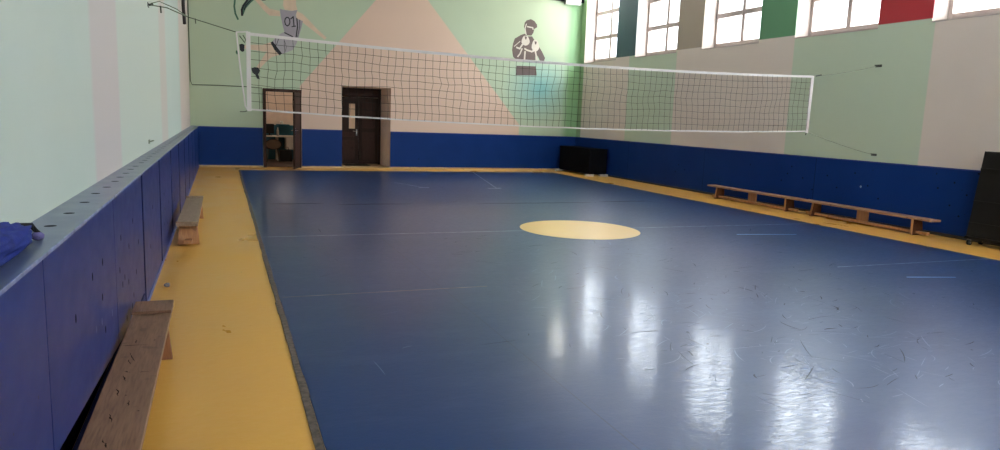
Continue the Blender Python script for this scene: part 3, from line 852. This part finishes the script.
def wall_hook(loc, s, name, label, scale=1.0, mt='dark_steel'):
    r = empty(name, loc); tag(r, label, 'bracket')
    k = scale
    MB().box(min(0, s * .006), -.07 * k, -.025 * k, max(0, s * .006), .07 * k, .025 * k, mt).build('plate', r)
    m = MB(); m.tube([(0, -.03 * k, 0), (s * .05 * k, -.03 * k, .012), (s * .05 * k, .05 * k, .012), (0, .05 * k, 0)], .008 * k, mt, 6); m.build('hook', r)
    return r
wall_hook((WX, 9.42, 2.735), 1, 'wall_bracket', 'metal hook plate on the left wall holding the net rope', 1.0)
wall_hook((W + .02, 9.35, 2.73), -1, 'wall_bracket', 'upper dark hook plate on the green band of the window wall', .9)
wall_hook((W + .02, 9.24, 1.20), -1, 'wall_bracket', 'lower dark hook plate just above the blue boarding of the window wall', .8)
r = wall_hook((WX, 8.93, 1.18), 1, 'wall_bracket', 'small pale bracket low on the left wall just above the blue ledge', .9, 'rope_pale')

# cable on the end wall and the hose at the left corner
m = MB(); m.tube([(WX + .02, DW - .01, 5.9), (WX + .025, DW - .012, 3.4), (WX + .03, DW - .012, 2.25), (WX + .07, DW - .012, 2.15), (.5, DW - .012, 2.165), (1.25, DW - .012, 2.165), (1.62, DW - .012, 2.15)], .012, 'rope', 6)
tag(m.build('wall_cable'), 'thin cable running down the left corner and across to the left door', 'cable')
m = MB(); m.tube([(WX + .04, 17.35, 5.9), (WX + .04, 17.4, 4.6), (WX + .04, 17.45, 3.75), (WX + .05, 17.6, 3.38)], .035, 'dark_trim', 8)
tag(m.build('hanging_hose'), 'dark hose hanging down the left wall near the far corner', 'hose')

# ---------------------------------------------------------------- benches
def make_bench(L, topm, sidem, inset, rail=True, batten=False, wd=.225, legm=None, marks=None):
    r = empty('wooden_bench')
    h = .28; w2 = wd / 2
    m = MB(); m.box(-w2, -L / 2, h - .032, w2, L / 2, h, topm)
    if marks: marks(m)
    m.build('seat', r, .004, recalc=not marks)
    for s in (-1, 1):
        y = s * (L / 2 - inset)
        m = MB(); m.hexa([(-w2 - .005, y - .018 + s * .02, 0), (w2 + .005, y - .018 + s * .02, 0), (w2 + .005, y + .018 + s * .02, 0), (-w2 - .005, y + .018 + s * .02, 0),
                          (-w2 + .015, y - .018, h - .032), (w2 - .015, y - .018, h - .032), (w2 - .015, y + .018, h - .032), (-w2 + .015, y + .018, h - .032)], legm or sidem)
        if legm:
            m.hexa([(-w2 - .012, y - .02 + s * .02, 0), (-w2 - .004, y - .02 + s * .02, 0), (-w2 - .004, y + .02 + s * .02, 0), (-w2 - .012, y + .02 + s * .02, 0),
                    (-w2 + .008, y - .02, h - .032), (-w2 + .016, y - .02, h - .032), (-w2 + .016, y + .02, h - .032), (-w2 + .008, y + .02, h - .032)], sidem)
        m.build('leg', r, .003)
    if batten:
        for s in (-1, 1):
            m = MB(); m.box(-w2 - .006, min(s * (L / 2 - .0), s * (L / 2 - batten)), h, w2 + .003, max(s * (L / 2 - .0), s * (L / 2 - batten)), h + .02, topm); m.build('end_cap', r, .004)
    if rail:
        m = MB(); m.box(-.04, -L / 2 + .10, .022, .04, L / 2 - .10, .066, sidem); m.build('stretcher', r, .003)
        m = MB(); m.box(-.02, -.11, .066, .02, .11, h - .032, sidem); m.build('middle_support', r, .003)
    return r
b1 = make_bench(2.72, 'bench_wood', 'bench_side', .32, legm='bench_leg_dark')
b1.location = (10.88, 11.795, 0); tag(b1, 'long low wooden bench by the window wall, the farther of the end-to-end pair', 'bench', 'benches along the window wall')
b2 = copy_tree(b1); b2.location = (10.88, 9.03, 0); b2.rotation_euler = (0, 0, -.01)
tag(b2, 'long low wooden bench by the window wall, the nearer of the end-to-end pair', 'bench', 'benches along the window wall')
b3 = make_bench(2.55, 'bench_tan', 'bench_side', .26, True, .05, .225)
b3.location = (.192, 9.93, 0); tag(b3, 'tan wooden bench beside the blue left ledge, the one nearer the doors', 'bench', 'benches on the left yellow strip')
def gouges(m):                          # dents and cracks worn into the foreground seat
    rr = random.Random(11)
    for (x, y, l, a) in [(-.03, .35, .16, .25), (-.035, .27, .09, .15), (-.04, .55, .16, 1.45), (.02, -.3, .07, .1), (-.03, -.45, .10, .2), (.05, .1, .05, 1.5), (-.035, .62, .07, .05), (-.03, .12, .05, .9), (-.02, -.7, .10, .3), (.06, .62, .015, 0), (-.03, .03, .09, .2), (.0, -.2, .014, 0), (.07, -.4, .012, 0), (-.04, -.15, .11, .15)]:
        c, s_ = math.cos(a), math.sin(a); wdt = .0035 if l > .03 else .004
        P = [((k / 8 - .5) * l + 0, wdt * (1 - (k / 4 - 1) ** 2) * rr.uniform(.4, 1.3), rr.uniform(-.004, .004)) for k in range(9)]
        pts = [(u, j - v) for u, v, j in P] + [(u, j + v) for u, v, j in P[::-1][1:-1]]
        m.poly([(x - s_ * u + c * v, y + c * u + s_ * v, .2807) for u, v in [(q[0], -q[1]) for q in pts]], 'gouge')
b4 = make_bench(2.9, 'bench_grey', 'bench_leg', .36, False, .27, .222, marks=gouges)
b4.location = (.145, 3.67, 0); b4.rotation_euler = (0, 0, .004)
tag(b4, 'worn scratched wooden bench in the left foreground, cut by the photo edge', 'bench', 'benches on the left yellow strip')
# ---------------------------------------------------------------- blue jacket on the ledge
jr = empty('blue_jacket', (-.122, 2.58, H)); tag(jr, 'crumpled royal blue jacket lying on the ledge at the left edge', 'jacket')
m = MB(); bm = m.bm
bmesh.ops.create_icosphere(bm, subdivisions=5, radius=1.0); m.mi('cloth_blue')
for v in bm.verts:
    p = v.co.copy()
    n1 = noise.fractal(p * 1.7 + Vector((3, 1, 7)), 1.0, 2.0, 4)
    rdg = 1 - abs(noise.noise(p * 2.6 + Vector((1, 5, 2)))) * 2
    k = 1 + .16 * n1 + .13 * rdg
    q = math.sqrt(max(0.0, 1 - min(1, abs(p.y)) ** 5)) / max(.15, math.sqrt(1 - min(.98, p.y * p.y)))
    q = min(q, 1.9)
    x, y, z = p.x * .066 * k * q, p.y * .46 * k, p.z * .055 * k * q
    z = max(z + .046, 0.003)
    z *= (1.12 - .25 * p.y)
    y += .02 * n1
    x = max(x, -.063)
    v.co = (x + .0, y - .05, z)
m.build('jacket_body', jr, smooth=True)
m = MB(); m.tube([(.00, .44, .06), (.03, .48, .055), (.05, .48, .025), (.052, .46, .008)], .011, 'rubber', 8).build('strap', jr, label='black strap')
m = MB(); m.lathe([(.01, 0.001), (.020, .006), (.022, .020), (.012, .030)], (.050, .475, 0), 'cloth_lilac').build('cuff', jr, smooth=True, label='lilac cuff')

# ---------------------------------------------------------------- litter on the yellow strip
m = MB(); bm = m.bm; bmesh.ops.create_icosphere(bm, subdivisions=3, radius=.025); m.mi('paper')
for v in bm.verts: v.co *= 1 + .35 * noise.noise(v.co * 60); v.co.z = max(v.co.z * .8 + .018, 0)
pb = m.build('paper_ball'); pb.location = (.10, 6.77, 0); tag(pb, 'small crumpled grey paper ball on the yellow strip between the left benches', 'paper')

# ---------------------------------------------------------------- black padded box in the far corner
br = empty('padded_box', (10.8, 19.3, 0)); tag(br, 'long black padded box on pale wooden feet in the far right corner', 'box')
m = MB(); m.box(-.27, -1.0, .06, .32, 1.0, .80, 'black_soft').build('box_body', br, .03)
m = MB(); m.box(-.275, -1.005, .76, .325, 1.005, .80, 'black_soft').build('lid', br, .02)
for x0, y0 in ((-.36, -1.0), (.1, -1.02), (-.40, .9)):
    MB().box(x0, y0, 0, x0 + .26, y0 + .12, .06, 'desk_white').build('foot', br, .004, label='pale wooden foot')

# ---------------------------------------------------------------- folded table-tennis table on the right
tr = empty('table_tennis_table', (10.92, 6.39, 0)); tag(tr, 'black folded table-tennis table on casters standing by the window wall', 'table')
Lh = .775
for (xb, xt, nm) in ((-.06, .10, 'tabletop_half'), (.02, .16, 'tabletop_half')):
    m = MB()
    z0, z1 = .10 if xb < 0 else .12, 1.375
    m.hexa([(xb, -Lh, z0), (xb + .025, -Lh, z0), (xb + .025, Lh, z0), (xb, Lh, z0), (xt, -Lh, z1), (xt + .025, -Lh, z1), (xt + .025, Lh, z1), (xt, Lh, z1)], 'black_board')
    hf = m.build(nm, tr, .004)
    if xb < 0:
        m = MB()
        def sx(z): return xb + (xt - xb) * (z - z0) / (z1 - z0)
        for z in (1.10, .62, .30):
            m.hexa([(sx(z) - .018, -Lh + .01, z), (sx(z), -Lh + .01, z), (sx(z), Lh - .01, z), (sx(z) - .018, Lh - .01, z),
                    (sx(z + .03) - .018, -Lh + .01, z + .03), (sx(z + .03), -Lh + .01, z + .03), (sx(z + .03), Lh - .01, z + .03), (sx(z + .03) - .018, Lh - .01, z + .03)], 'black_board')
        m.build('crossbar', hf)
m = MB()
m.box(-.13, -Lh + .05, .09, -.09, Lh - .03, .13, 'black_board'); m.box(.12, -Lh + .05, .09, .16, Lh - .03, .13, 'black_board')
for y in (-Lh + .06, Lh - .08): m.box(-.13, y, .09, .16, y + .04, .13, 'black_board')
m.tube([(-.11, -.2, .30), (-.12, -.12, .36), (-.11, .1, .33)], .012, 'steel', 6)
m.build('undercarriage', tr)
for x in (-.11, .14):
    for y in (-Lh + .10, Lh - .10):
        m = MB(); m.tube([(x, y - .018, .04), (x, y + .018, .04)], .04, 'rubber', 16); m.tube([(x, y - .022, .04), (x, y + .022, .04)], .016, 'chrome', 10)
        cw = m.build('caster', tr)
        m = MB(); m.box(x - .012, y - .028, .03, x + .012, y - .022, .10, 'chrome'); m.box(x - .012, y + .022, .03, x + .012, y + .028, .10, 'chrome'); m.box(x - .012, y - .028, .085, x + .012, y + .028, .1, 'chrome')
        m.build('caster_fork', cw)

# ---------------------------------------------------------------- lamp high on the end wall
lr = empty('wall_floodlight', (10.85, D - .16, 5.5)); tag(lr, 'bright rectangular floodlight high in the far right corner of the end wall', 'lamp')
MB().box(-.30, 0, -.36, .22, .14, .40, 'steel').build('housing', lr, .01)
MB().box(-.27, -.01, -.33, .19, 0.0, .37, 'lamp').build('diffuser', lr)

# ---------------------------------------------------------------- neighbouring building outside
er = empty('building', (24, 14, 0)); tag(er, 'pale beige brick building outside the nearest window at the right', 'building')
MB().box(0, -7, -1, 8, 5.0, 9, 'facade').build('facade', er)
MB().box(-.3, -7.3, 9, 8.3, 5.3, 9.3, 'frame_white').build('roof', er)
